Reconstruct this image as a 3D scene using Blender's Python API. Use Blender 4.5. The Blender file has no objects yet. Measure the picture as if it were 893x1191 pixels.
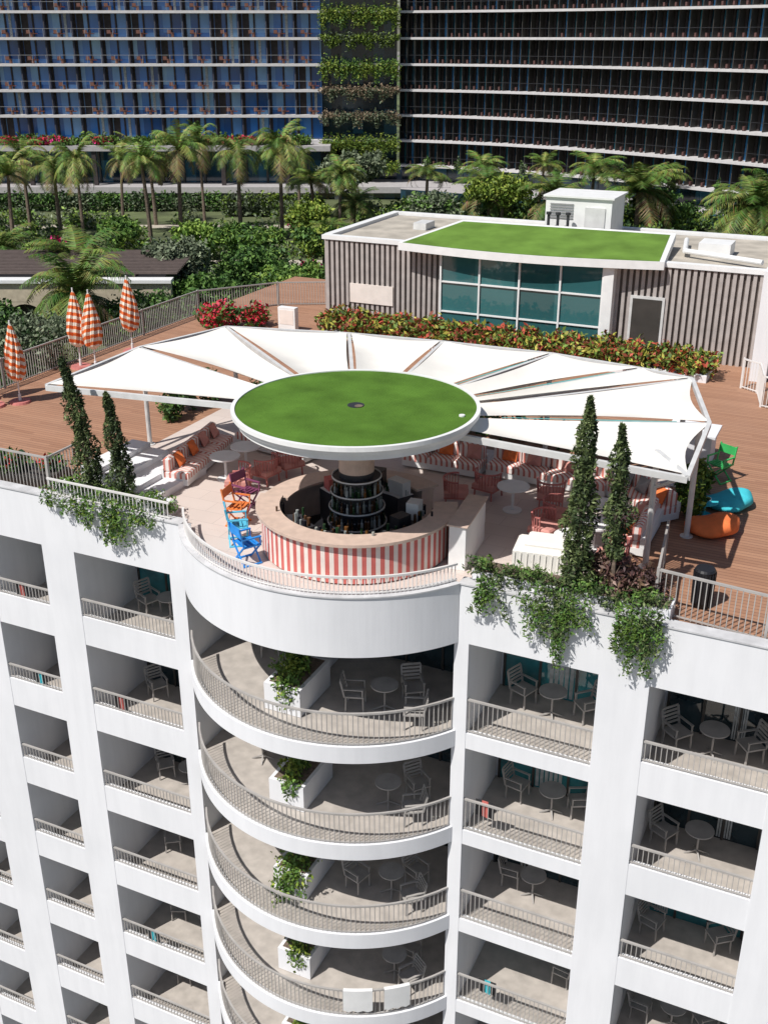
import bpy, math, random
import numpy as np
from mathutils import Vector, Matrix
R=random.Random(7)
sc=bpy.context.scene
# ------------------------------------------------------------------ materials
def newmat(name):
    m=bpy.data.materials.new(name);m.use_nodes=True
    nt=m.node_tree;b=nt.nodes["Principled BSDF"]
    return m,nt,b
def mat(name,col,rough=.6,metal=0,var=.15,scale=3.,bump=0.,bscale=40.,spec=None,detail=4):
    m,nt,b=newmat(name)
    b.inputs["Roughness"].default_value=rough;b.inputs["Metallic"].default_value=metal
    if spec is not None:b.inputs["Specular IOR Level"].default_value=spec
    tc=nt.nodes.new("ShaderNodeTexCoord")
    n=nt.nodes.new("ShaderNodeTexNoise");n.inputs["Scale"].default_value=scale;n.inputs["Detail"].default_value=detail
    nt.links.new(tc.outputs["Object"],n.inputs["Vector"])
    r=nt.nodes.new("ShaderNodeValToRGB")
    r.color_ramp.elements[0].position=.3;r.color_ramp.elements[1].position=.7
    r.color_ramp.elements[0].color=(*[c*(1-var) for c in col],1)
    r.color_ramp.elements[1].color=(*[min(1,c*(1+var)) for c in col],1)
    nt.links.new(n.outputs["Fac"],r.inputs["Fac"]);nt.links.new(r.outputs["Color"],b.inputs["Base Color"])
    if bump>0:
        n2=nt.nodes.new("ShaderNodeTexNoise");n2.inputs["Scale"].default_value=bscale;n2.inputs["Detail"].default_value=5
        nt.links.new(tc.outputs["Object"],n2.inputs["Vector"])
        bp=nt.nodes.new("ShaderNodeBump");bp.inputs["Strength"].default_value=bump;bp.inputs["Distance"].default_value=.02
        nt.links.new(n2.outputs["Fac"],bp.inputs["Height"]);nt.links.new(bp.outputs["Normal"],b.inputs["Normal"])
    return m
def mth(nt,op,a,bv=None):
    n=nt.nodes.new("ShaderNodeMath");n.operation=op
    for i,x in enumerate((a,bv)):
        if x is None:continue
        if isinstance(x,(int,float)):n.inputs[i].default_value=x
        else:nt.links.new(x,n.inputs[i])
    return n.outputs[0]
def mixc(nt,fac,c1,c2):
    n=nt.nodes.new("ShaderNodeMix");n.data_type='RGBA'
    if isinstance(fac,(int,float)):n.inputs[0].default_value=fac
    else:nt.links.new(fac,n.inputs[0])
    for i,c in ((6,c1),(7,c2)):
        if isinstance(c,tuple):n.inputs[i].default_value=(*c[:3],1)
        else:nt.links.new(c,n.inputs[i])
    return n.outputs[2]
def stripemat(name,c1,c2,vec=(1,1,0),width=.1,duty=.5,rough=.8):
    m,nt,b=newmat(name);b.inputs["Roughness"].default_value=rough
    tc=nt.nodes.new("ShaderNodeTexCoord")
    d=nt.nodes.new("ShaderNodeVectorMath");d.operation='DOT_PRODUCT';d.inputs[1].default_value=vec
    nt.links.new(tc.outputs["Object"],d.inputs[0])
    f=mth(nt,'FRACT',mth(nt,'DIVIDE',d.outputs["Value"],width))
    g=mth(nt,'GREATER_THAN',f,duty)
    nt.links.new(mixc(nt,g,c1,c2),b.inputs["Base Color"])
    return m
def wallmat():
    m,nt,b=newmat("white_render");b.inputs["Roughness"].default_value=.75
    tc=nt.nodes.new("ShaderNodeTexCoord")
    mp=nt.nodes.new("ShaderNodeMapping");mp.inputs["Scale"].default_value=(1.6,1.6,.22)
    nt.links.new(tc.outputs["Object"],mp.inputs["Vector"])
    n=nt.nodes.new("ShaderNodeTexNoise");n.inputs["Scale"].default_value=2.2;n.inputs["Detail"].default_value=6;n.inputs["Roughness"].default_value=.6
    nt.links.new(mp.outputs[0],n.inputs["Vector"])
    n2=nt.nodes.new("ShaderNodeTexNoise");n2.inputs["Scale"].default_value=.5;n2.inputs["Detail"].default_value=5
    nt.links.new(tc.outputs["Object"],n2.inputs["Vector"])
    r=nt.nodes.new("ShaderNodeValToRGB");r.color_ramp.elements[0].position=.28;r.color_ramp.elements[1].position=.6
    r.color_ramp.elements[0].color=(.73,.735,.755,1);r.color_ramp.elements[1].color=(.78,.785,.805,1)
    nt.links.new(n.outputs["Fac"],r.inputs["Fac"])
    r2=nt.nodes.new("ShaderNodeValToRGB");r2.color_ramp.elements[0].position=.45;r2.color_ramp.elements[1].position=.7
    nt.links.new(n2.outputs["Fac"],r2.inputs["Fac"])
    c=mixc(nt,mth(nt,'MULTIPLY',r2.outputs["Color"],.5),r.outputs["Color"],(.68,.69,.71))
    nt.links.new(c,b.inputs["Base Color"])
    n3=nt.nodes.new("ShaderNodeTexNoise");n3.inputs["Scale"].default_value=60
    nt.links.new(tc.outputs["Object"],n3.inputs["Vector"])
    bp=nt.nodes.new("ShaderNodeBump");bp.inputs["Strength"].default_value=.15;bp.inputs["Distance"].default_value=.01
    nt.links.new(n3.outputs["Fac"],bp.inputs["Height"]);nt.links.new(bp.outputs["Normal"],b.inputs["Normal"])
    return m
def deckmat():
    m,nt,b=newmat("deck_boards");b.inputs["Roughness"].default_value=.7
    tc=nt.nodes.new("ShaderNodeTexCoord");s=nt.nodes.new("ShaderNodeSeparateXYZ")
    nt.links.new(tc.outputs["Object"],s.inputs[0])
    yy=mth(nt,'DIVIDE',s.outputs["Y"],.15)
    fl=mth(nt,'FLOOR',yy);fr=mth(nt,'FRACT',yy)
    xo=mth(nt,'FLOOR',mth(nt,'ADD',mth(nt,'DIVIDE',s.outputs["X"],2.4),mth(nt,'MULTIPLY',fl,.37)))
    cb=nt.nodes.new("ShaderNodeCombineXYZ");nt.links.new(fl,cb.inputs[0]);nt.links.new(xo,cb.inputs[1])
    wn=nt.nodes.new("ShaderNodeTexWhiteNoise");wn.noise_dimensions='2D';nt.links.new(cb.outputs[0],wn.inputs["Vector"])
    r=nt.nodes.new("ShaderNodeValToRGB");nt.links.new(wn.outputs["Value"],r.inputs["Fac"])
    r.color_ramp.elements[0].color=(.31,.15,.085,1);r.color_ramp.elements[1].color=(.42,.22,.13,1)
    n=nt.nodes.new("ShaderNodeTexNoise");n.inputs["Scale"].default_value=.9;n.inputs["Detail"].default_value=6
    nt.links.new(tc.outputs["Object"],n.inputs["Vector"])
    c=mixc(nt,mth(nt,'MULTIPLY',n.outputs["Fac"],.6),r.outputs["Color"],(.38,.225,.15))
    gap=mth(nt,'LESS_THAN',fr,.1)
    nt.links.new(mixc(nt,gap,c,(.12,.06,.04)),b.inputs["Base Color"])
    return m
def stonemat(name,c1,c2,tile=.6):
    m,nt,b=newmat(name);b.inputs["Roughness"].default_value=.6
    tc=nt.nodes.new("ShaderNodeTexCoord")
    bt=nt.nodes.new("ShaderNodeTexBrick");nt.links.new(tc.outputs["Object"],bt.inputs["Vector"])
    bt.inputs["Scale"].default_value=1;bt.inputs["Brick Width"].default_value=tile*2;bt.inputs["Row Height"].default_value=tile
    bt.inputs["Mortar Size"].default_value=.008
    bt.inputs["Color1"].default_value=(*c1,1);bt.inputs["Color2"].default_value=(*c2,1)
    bt.inputs["Mortar"].default_value=(*[c*.75 for c in c1],1)
    n=nt.nodes.new("ShaderNodeTexNoise");n.inputs["Scale"].default_value=1.5;n.inputs["Detail"].default_value=6
    nt.links.new(tc.outputs["Object"],n.inputs["Vector"])
    nt.links.new(mixc(nt,mth(nt,'MULTIPLY',n.outputs["Fac"],.5),bt.outputs["Color"],tuple(c*.85 for c in c1)),b.inputs["Base Color"])
    return m
def leafmat():
    m,nt,b=newmat("foliage");b.inputs["Roughness"].default_value=.6
    b.inputs["Specular IOR Level"].default_value=.3
    a=nt.nodes.new("ShaderNodeAttribute");a.attribute_name="Col"
    nt.links.new(a.outputs["Color"],b.inputs["Base Color"])
    return m
def glassmat(name,c1,c2,c3,cw,ch,rough=.08):
    m,nt,b=newmat(name);b.inputs["Roughness"].default_value=rough;b.inputs["Specular IOR Level"].default_value=.8
    tc=nt.nodes.new("ShaderNodeTexCoord");s=nt.nodes.new("ShaderNodeSeparateXYZ")
    nt.links.new(tc.outputs["Object"],s.inputs[0])
    cb=nt.nodes.new("ShaderNodeCombineXYZ")
    nt.links.new(mth(nt,'FLOOR',mth(nt,'DIVIDE',s.outputs["X"],cw)),cb.inputs[0])
    nt.links.new(mth(nt,'FLOOR',mth(nt,'DIVIDE',s.outputs["Z"],ch)),cb.inputs[1])
    wn=nt.nodes.new("ShaderNodeTexWhiteNoise");wn.noise_dimensions='2D';nt.links.new(cb.outputs[0],wn.inputs["Vector"])
    r=nt.nodes.new("ShaderNodeValToRGB")
    r.color_ramp.elements[0].color=(*c1,1);r.color_ramp.elements[1].color=(*c3,1)
    e=r.color_ramp.elements.new(.55);e.color=(*c2,1)
    nt.links.new(wn.outputs["Value"],r.inputs["Fac"])
    n=nt.nodes.new("ShaderNodeTexNoise");n.inputs["Scale"].default_value=.7
    nt.links.new(tc.outputs["Object"],n.inputs["Vector"])
    nt.links.new(mixc(nt,mth(nt,'MULTIPLY',n.outputs["Fac"],.4),r.outputs["Color"],c1),b.inputs["Base Color"])
    return m
WALL=wallmat();DECK=deckmat()
STONE=stonemat("terrace_stone",(.62,.53,.48),(.66,.57,.52),.6)
BALF=mat("balcony_floor",(.44,.4,.36),.6,var=.15,scale=3,detail=8)
LEAF=leafmat()
TRUNK=mat("bark",(.16,.12,.09),.9,var=.4,scale=12,bump=.5)
RAILM=mat("rail_paint",(.4,.38,.36),.5,var=.1)
RAILW=mat("rail_white",(.72,.7,.68),.5,var=.05)
DARK=mat("dark_metal",(.03,.03,.035),.5,var=.2)
BLACK=mat("black_plastic",(.015,.015,.018),.4)
WHITE=mat("white_paint",(.78,.78,.77),.5,var=.05)
OFFW=mat("offwhite_fabric",(.8,.77,.71),.9,var=.07,scale=.9,bump=.1,bscale=80,detail=7)
STEEL=mat("frame_steel",(.62,.62,.61),.45,var=.1)
TAN=mat("counter_top",(.58,.44,.36),.5,var=.1,scale=5)
RED=mat("stripe_red",(.58,.14,.12),.7,var=.1)
CREAM=mat("stripe_cream",(.78,.7,.64),.7,var=.06)
TURF=mat("artificial_turf",(.10,.205,.03),.95,var=.24,scale=1.1,bump=.9,bscale=160,spec=.1,detail=12)
def glz(name,c,rough=.05):
    return mat(name,c,rough,var=.6,scale=1.1,spec=.9)
GLASS=glz("door_glass",(.014,.03,.038))
GLASST=glz("door_glass_teal",(.03,.17,.19))
CURT=mat("curtain",(.4,.42,.42),.9,var=.3,scale=6)
BROWNFR=mat("bronze_frame",(.05,.045,.04),.5)
SOFA=stripemat("sofa_stripe",(.8,.73,.69),(.58,.2,.16),(1,1,0),.16,.6)
PINKC=mat("pink_cushion",(.6,.28,.24),.9,var=.1)
ORANGE=mat("orange_fabric",(.75,.18,.05),.85,var=.12,scale=5,bump=.6,bscale=7)
TURQ=mat("turquoise_fabric",(.05,.5,.58),.85,var=.12,scale=5,bump=.6,bscale=7)
GREYC=mat("grey_fabric",(.3,.3,.3),.9)
CORAL=mat("coral_rope",(.5,.17,.15),.7,var=.15)
BLUE=mat("blue_paint",(.02,.27,.75),.5)
LBLUE=mat("light_blue_paint",(.1,.5,.7),.5)
ORP=mat("orange_paint",(.7,.2,.05),.5)
PURP=mat("purple_paint",(.2,.05,.12),.5)
GRP=mat("green_paint",(.05,.45,.12),.5)
CHAIRM=mat("chair_resin",(.36,.34,.32),.6)
# ------------------------------------------------------------------ mesh builder
class MB:
    def __init__(s):s.v=[];s.f=[];s.m=[]
    def add(s,vs,fs,mi=0):
        o=len(s.v);s.v+= [tuple(v) for v in vs]
        for f in fs:s.f.append([o+i for i in f]);s.m.append(mi)
    def box(s,x0,x1,y0,y1,z0,z1,mi=0):
        s.add([(x0,y0,z0),(x1,y0,z0),(x1,y1,z0),(x0,y1,z0),(x0,y0,z1),(x1,y0,z1),(x1,y1,z1),(x0,y1,z1)],
              [(0,3,2,1),(4,5,6,7),(0,1,5,4),(1,2,6,5),(2,3,7,6),(3,0,4,7)],mi)
    def beam(s,p,q,w,h=None,mi=0):
        h=h or w;p=Vector(p);q=Vector(q);d=(q-p).normalized()
        up=Vector((0,0,1)) if abs(d.z)<.9 else Vector((1,0,0))
        a=d.cross(up).normalized()*w/2;b=a.cross(d).normalized()*h/2
        vs=[p-a-b,p+a-b,p+a+b,p-a+b,q-a-b,q+a-b,q+a+b,q-a+b]
        s.add(vs,[(0,3,2,1),(4,5,6,7),(0,1,5,4),(1,2,6,5),(2,3,7,6),(3,0,4,7)],mi)
    def prism(s,poly,z0,z1,mi=0,top=None):
        n=len(poly)
        s.add([(x,y,z0) for x,y in poly]+[(x,y,z1) for x,y in poly],[(i,(i+1)%n,n+(i+1)%n,n+i) for i in range(n)]+[tuple(range(n))[::-1]],mi)
        s.add([(x,y,z1) for x,y in poly],[tuple(range(n))],mi if top is None else top)
    def cyl(s,cx,cy,z0,z1,r0,r1=None,n=16,mi=0,top=None):
        r1=r0 if r1 is None else r1
        A=[2*math.pi*i/n for i in range(n)]
        s.add([(cx+r0*math.cos(a),cy+r0*math.sin(a),z0) for a in A]+[(cx+r1*math.cos(a),cy+r1*math.sin(a),z1) for a in A],
              [(i,(i+1)%n,n+(i+1)%n,n+i) for i in range(n)]+[tuple(range(n))[::-1]],mi)
        s.add([(cx+r1*math.cos(a),cy+r1*math.sin(a),z1) for a in A],[tuple(range(n))],mi if top is None else top)
    def tube(s,p,q,r0,r1=None,n=8,mi=0):
        r1=r0 if r1 is None else r1
        p=Vector(p);q=Vector(q);d=(q-p).normalized()
        up=Vector((0,0,1)) if abs(d.z)<.9 else Vector((1,0,0))
        a=d.cross(up).normalized();b=a.cross(d)
        vs=[];
        for c,r in((p,r0),(q,r1)):
            for i in range(n):
                t=2*math.pi*i/n;vs.append(c+a*math.cos(t)*r+b*math.sin(t)*r)
        s.add(vs,[(i,(i+1)%n,n+(i+1)%n,n+i) for i in range(n)]+[tuple(range(n))[::-1],tuple(range(n,2*n))],mi)
    def arc(s,cx,cy,ri,ro,z0,z1,a0,a1,n=32,mi=0,topmi=None,alt=None):
        full=abs(a1-a0)>=360-1e-6
        for i in range(n):
            t0=math.radians(a0+(a1-a0)*i/n);t1=math.radians(a0+(a1-a0)*(i+1)/n)
            P=[(cx+r*math.cos(t),cy+r*math.sin(t)) for r,t in((ri,t0),(ro,t0),(ro,t1),(ri,t1))]
            vs=[(x,y,z0) for x,y in P]+[(x,y,z1) for x,y in P]
            m=mi if alt is None else (mi if i%2==0 else alt)
            fs=[(0,3,2,1),(1,2,6,5),(3,0,4,7)]
            if not full:
                if i==0:fs.append((0,1,5,4))
                if i==n-1:fs.append((2,3,7,6))
            s.add(vs,fs,m);s.add(vs[4:],[(0,1,2,3)],m if topmi is None else topmi)
    def rboxtop(s,x0,x1,y0,y1,z0,z1,r,mi=0):
        s.add([(x0,y0,z0),(x1,y0,z0),(x1,y1,z0),(x0,y1,z0),(x0-.0,y0,z1-r),(x1,y0,z1-r),(x1,y1,z1-r),(x0,y1,z1-r),
               (x0+r,y0+r,z1),(x1-r,y0+r,z1),(x1-r,y1-r,z1),(x0+r,y1-r,z1)],
              [(0,3,2,1),(0,1,5,4),(1,2,6,5),(2,3,7,6),(3,0,4,7),(4,5,9,8),(5,6,10,9),(6,7,11,10),(7,4,8,11),(8,9,10,11)],mi)
    def obj(s,name,mats,parent=None,loc=None,rotz=0,smooth=False,bevel=0):
        me=bpy.data.meshes.new(name);me.from_pydata(s.v,[],s.f)
        for m in mats:me.materials.append(m)
        me.polygons.foreach_set("material_index",s.m)
        if smooth:me.polygons.foreach_set("use_smooth",[True]*len(s.f))
        me.update()
        o=bpy.data.objects.new(name,me);sc.collection.objects.link(o)
        if loc:o.location=loc
        o.rotation_euler.z=rotz
        if parent:o.parent=parent
        if bevel:
            b=o.modifiers.new("b","BEVEL");b.width=bevel;b.segments=2;b.limit_method='ANGLE'
        return o
def empty(name,loc=(0,0,0),rotz=0):
    e=bpy.data.objects.new(name,None);sc.collection.objects.link(e);e.location=loc;e.rotation_euler.z=rotz;return e
def inst(o,loc,rotz=0,s=1.,parent=None):
    n=bpy.data.objects.new(o.name.split(".")[0],o.data);sc.collection.objects.link(n)
    n.location=loc;n.rotation_euler.z=rotz;n.scale=(s,s,s) if isinstance(s,(int,float)) else s
    if parent:n.parent=parent
    return n
def rail(mb,pts,z0,z1,sp=.12,mi=0,w=.02,zt=.05,off=None):
    for (p,q) in zip(pts[:-1],pts[1:]):
        L=math.hypot(q[0]-p[0],q[1]-p[1]);n=max(1,round(L/sp))
        mb.beam((*p,z1),(*q,z1),.05,zt,mi);mb.beam((*p,z0+.05),(*q,z0+.05),.03,.03,mi)
        for i in range(n):
            t=(i+.5)/n;x=p[0]+(q[0]-p[0])*t;y=p[1]+(q[1]-p[1])*t
            mb.box(x-w/2,x+w/2,y-w/2,y+w/2,z0,z1,mi)
def arcpts(cx,cy,r,a0,a1,n):
    return [(cx+r*math.cos(math.radians(a0+(a1-a0)*i/n)),cy+r*math.sin(math.radians(a0+(a1-a0)*i/n))) for i in range(n+1)]
# ------------------------------------------------------------------ foliage
LB=1.45
def leafmesh(name,P,size,pal,seed=0,flat=0.,aspect=2.,clump=.8):
    rs=np.random.RandomState(seed+11);N=len(P)
    d=rs.normal(size=(N,3));d/=np.linalg.norm(d,axis=1)[:,None]
    n=rs.normal(size=(N,3));n[:,2]+=flat
    a=np.cross(d,n);a/=np.linalg.norm(a,axis=1)[:,None]+1e-9
    sz=size*(.6+.8*rs.rand(N))[:,None]
    V=np.stack([P-d*sz,P+a*sz/aspect,P+d*sz,P-a*sz/aspect],1).reshape(-1,3)
    F=np.arange(4*N).reshape(N,4)
    me=bpy.data.meshes.new(name)
    me.vertices.add(4*N);me.vertices.foreach_set("co",V.ravel())
    me.loops.add(4*N);me.loops.foreach_set("vertex_index",F.ravel())
    me.polygons.add(N);me.polygons.foreach_set("loop_start",np.arange(0,4*N,4));me.polygons.foreach_set("loop_total",np.full(N,4))
    me.update()
    pal=np.array(pal)
    k=(np.sin(P[:,0]/clump*2.1+seed)+np.sin(P[:,1]/clump*2.7+1+seed)+np.sin(P[:,2]/clump*3.1+2))/6+.5
    k=np.clip(k+rs.normal(size=N)*.22,0,.999)
    idx=(k*len(pal)).astype(int)
    C=np.clip(pal[idx]*LB*(.65+.7*rs.rand(N))[:,None],0,.8)
    col=me.color_attributes.new("Col",'FLOAT_COLOR','CORNER')
    C4=np.concatenate([C,np.ones((N,1))],1).repeat(4,axis=0)
    col.data.foreach_set("color",C4.ravel().astype(np.float32))
    me.materials.append(LEAF)
    return me
def blobpts(blobs,n,seed=0,gap=.25,shell=.45):
    rs=np.random.RandomState(seed);B=np.array(blobs,float)
    w=(B[:,3]*B[:,4]*B[:,5])**(2/3);w/=w.sum()
    idx=rs.choice(len(B),n,p=w);b=B[idx]
    d=rs.normal(size=(n,3));d/=np.linalg.norm(d,axis=1)[:,None]
    r=rs.rand(n)**shell
    lump=1+.18*np.sin(d[:,0]*5+idx)+.15*np.sin(d[:,1]*6+idx*2)+.12*np.sin(d[:,2]*7)
    P=b[:,:3]+d*(r*lump)[:,None]*b[:,3:6]
    s=b[:,3].mean()*.55
    g=np.sin(P[:,0]/s*3.3)*np.sin(P[:,1]/s*3.7+1)*np.sin(P[:,2]/s*4.1+2)
    return P[g>-(1-gap)*.5]
def leafobj(name,P,size,pal,seed=0,loc=(0,0,0),parent=None,rotz=0,**k):
    me=leafmesh(name,P,size,pal,seed,**k)
    o=bpy.data.objects.new(name,me);sc.collection.objects.link(o);o.location=loc;o.rotation_euler.z=rotz
    if parent:o.parent=parent
    return o
def strands(anch,n,seed):
    rs=np.random.RandomState(seed);out=[]
    for (x,y,z,L,sp) in anch:
        for _ in range(7+int(L*6)):
            x0=x+rs.normal()*sp*.5;l=L*(.45+.6*rs.rand());dx=rs.normal()*.12
            k=int(l*55)+6;t=np.sort(rs.rand(k))
            bul=.10*np.sin(np.minimum(1,t*3)*np.pi/2)+.05
            out.append(np.stack([x0+dx*t+rs.normal(size=k)*.045,y-bul-rs.rand(k)*.12,z+.18*(1-t)**4-l*t+rs.normal(size=k)*.03],1))
    return np.concatenate(out)
GREEN=[(.02,.045,.012),(.035,.08,.018),(.06,.12,.025),(.09,.16,.035)]
DGREEN=[(.012,.028,.012),(.02,.045,.016),(.035,.07,.022),(.05,.095,.03)]
CYPG=[(.022,.035,.014),(.04,.06,.022),(.065,.09,.03),(.095,.12,.045)]
YGREEN=[(.06,.1,.015),(.12,.17,.025),(.2,.24,.04),(.09,.14,.02)]
OLIVE=[(.06,.08,.045),(.1,.125,.075),(.15,.175,.11),(.08,.1,.06)]
RGREEN=[(.05,.08,.02),(.2,.2,.03),(.28,.05,.03),(.1,.16,.03),(.13,.035,.02),(.28,.26,.05),(.07,.12,.02)]
MAG=[(.03,.07,.015),(.45,.02,.12),(.05,.1,.02),(.5,.03,.18)]
REDF=[(.03,.08,.015),(.4,.02,.04),(.06,.12,.02),(.35,.03,.05)]
# ------------------------------------------------------------------ HOTEL (foreground building)
hotel=empty("hotel_building")
YF=-1.2;ZB=-1.37;FH=2.88;NL=9
def zb(k):return ZB-FH*k
def fl(k):return ZB-FH*(k+1)+.35
XL,XR=-27.5,8.0
ops=[(-26.9,-25.9,'A'),(-24.8,-23.0,'A'),(-21.6,-19.6,'A'),(-18.5,-15.4,'B'),(-14.95,-7.55,'Y'),(-7.2,-4.2,'C'),(-3.1,-.4,'B'),(.7,3.7,'B'),(4.8,7.0,'B')]
BCX,BCY,BR=-11.2,1.2,4.42
YB=1.3
a0=math.degrees(math.asin((YF-BCY)/BR))
w=MB()
edges=[XL]+[e for o in ops for e in o[:2]]+[XR]
for i in range(0,len(edges),2):
    w.box(edges[i],edges[i+1],YF,YB+.3,-30,ZB,0)
w.box(XL,BCX-3.7,YF,YF+.3,ZB,.12,0)
w.box(BCX+3.7,XR,YF,YF+.3,ZB,.12,0)
w.box(XL,BCX-3.72,YF-.03,YF+.32,.12,.155,2);w.box(BCX+3.72,XR,YF-.03,YF+.32,.12,.155,2)
w.arc(BCX,BCY,BR-.25,BR+.06,.121,.153,180-a0,360+a0,64,2)
for k in range(0,NL):
    for (a,b,t) in ops:
        if t=='Y':
            pts=arcpts(BCX,BCY,BR,180-a0,360+a0,40)
            top=fl(k);bot=zb(k+1)
            poly=[(a,YB)]+[(a,YF+.001)]+pts+[(b,YF+.001),(b,YB)]
            w.prism(poly,bot,top-.004,0,top=1)
            w.arc(BCX,BCY,BR-.12,BR+.03,bot-.01,top+.1,180-a0,360+a0,64,0)
            continue
        up={'A':.62,'B':.55,'C':.08}[t]
        w.box(a,b,YF+.01,YF+.2,zb(k+1),fl(k)+up,0)
        w.box(a,b,YF+.2,YB,zb(k+1)+.003,fl(k),0)
        w.add([(a,YF+.2,fl(k)+.004),(b,YF+.2,fl(k)+.004),(b,YB,fl(k)+.004),(a,YB,fl(k)+.004)],[(0,1,2,3)],1)
poly=[(BCX-3.7,YB)]+arcpts(BCX,BCY,BR,180-a0,360+a0,40)+[(BCX+3.7,YB)]
w.prism(poly,ZB,-.3,0)
w.arc(BCX,BCY,BR-.22,BR+.03,ZB-.01,.12,180-a0,360+a0,64,0)
w.box(XL,XR,YF+.301,YB,ZB,-.301,0)
w.box(XL,XR,YB+.31,27,-30,-.3,0)
w.obj("walls",[WALL,BALF,mat("coping",(.55,.55,.56),.7)],hotel)
g=MB()
for k in range(NL):
    for j,(a,b,t) in enumerate(ops):
        z0=fl(k)+.01;z1=zb(k)
        if t=='Y':
            g.box(a,b,YB,YB+.2,z0,z1,2)
            for (c,d) in ((a+.4,a+3.1),(b-3.3,b-.2)):
                g.box(c,d,YB-.03,YB-.001,z0,z0+2.35,0)
                for q in np.linspace(c,d,4):g.box(q-.03,q+.03,YB-.07,YB-.031,z0,z0+2.35,3)
                g.box(c,d,YB-.07,YB-.032,z0+2.35,z0+2.41,3)
                g.box(c+.1,c+.5,YB-.034,YB-.0305,z0+.05,z0+2.3,4)
            g.box(-11.7,-11.5,-.6,YB-.1,z0,z0+1.9,2)
            g.box(-12.1,-11.1,-2.2,-.62,z0,z0+.75,2)
            g.box(-12.0,-11.2,-2.1,-.7,z0+.7,z0+.76,5)
        else:
            zt=z0+2.4
            g.box(a,b,YB,YB+.2,z0,z1,2)
            m=1 if R.random()<(.75 if t=='C' else .45) else 0
            g.box(a+.08,b-.08,YB-.03,YB-.001,z0,zt,m)
            n=3 if b-a<2.5 else 4
            for q in np.linspace(a+.1,b-.1,n):g.box(q-.03,q+.03,YB-.07,YB-.031,z0,zt,3)
            g.box(a+.08,b-.08,YB-.07,YB-.032,zt,zt+.05,3)
            if R.random()<.8:
                c=a+.15+R.random()*(b-a-1.2);wd_=.3+R.random()*.5;nf=6
                for f in range(nf):
                    g.box(c+wd_*f/nf,c+wd_*(f+.7)/nf,YB-.036-.006*(f%2),YB-.0305,z0+.05,zt-.05,4)
g.obj("balcony_doors",[GLASS,GLASST,WALL,BROWNFR,CURT,TRUNK],hotel)
rl=MB()
for k in range(NL):
    rail(rl,arcpts(BCX,BCY,BR-.04,180-a0,360+a0,24),fl(k)+.1,fl(k)+.98,.115,0,.018)
    for (a,b,t) in ops:
        if t=='Y':continue
        z0={'A':.62,'B':.55,'C':.08}[t]
        rail(rl,[(a,YF+.06),(b,YF+.06)],fl(k)+z0,fl(k)+(1.08 if t!='C' else 1.0),.115,0,.018)
rail(rl,arcpts(BCX,BCY,BR-.08,180-a0,360+a0,30),.15,.58,.1,1,.018)
rail(rl,[(-19.2,YF+.12),(-15.3,YF+.1)],.15,.6,.12,1)
rl.obj("balcony_railings",[RAILM,RAILW],hotel)
t=MB();t.box(XL,XR,YF+.3,27,-.3,0,0);t.obj("roof_deck",[DECK],hotel)
t=MB()
t.box(-19.2,-4.4,YF+.305,7.4,-.2,.006,0)
t.prism([(BCX-3.75,YF+.304)]+arcpts(BCX,BCY,BR-.23,180-a0,360+a0,40)+[(BCX+3.75,YF+.304)],-.29,.005,0)
t.obj("terrace_floor",[STONE],hotel)
t=MB()
t.box(-7.3,-2.9,-.88,-.3,.0,.35,0);t.box(-19.2,-15.6,-.88,-.35,0,.35,0)
t.box(-7.25,-2.95,-.85,-.34,.3,.37,1)
t.obj("parapet_planters",[WALL,TRUNK],hotel)
# ------------------------------------------------------------------ balcony furniture
c=MB()
c.box(-.25,.25,-.24,.24,.4,.44);c.beam((-.24,.24,.42),(-.24,.34,.88),.04);c.beam((.24,.24,.42),(.24,.34,.88),.04)
for i in range(5):
    z=.5+.09*i;y=.255+.02*i;c.box(-.24,.24,y,y+.015,z,z+.06)
for x in(-.23,.23):
    for y in(-.22,.22):c.beam((x,y,0),(x*.95,y*.95,.42),.035)
    c.box(x-.03,x+.03,-.22,.27,.62,.645);c.beam((x,-.2,.42),(x,-.2,.63),.03)
chair=c.obj("balcony_chair",[CHAIRM],None,(-8.9,-.4,fl(0)+.005),.6)
c=MB();c.cyl(0,0,.7,.73,.34,n=24);c.cyl(0,0,.03,.7,.025,n=8)
for i in range(4):
    a=i*math.pi/2+.4;c.beam((0,0,.12),(.3*math.cos(a),.3*math.sin(a),.0),.035)
    c.beam((0,0,.5),(.28*math.cos(a),.28*math.sin(a),.7),.025)
table=c.obj("balcony_table",[CHAIRM],None,(-9.4,-1.0,fl(0)+.005))
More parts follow.
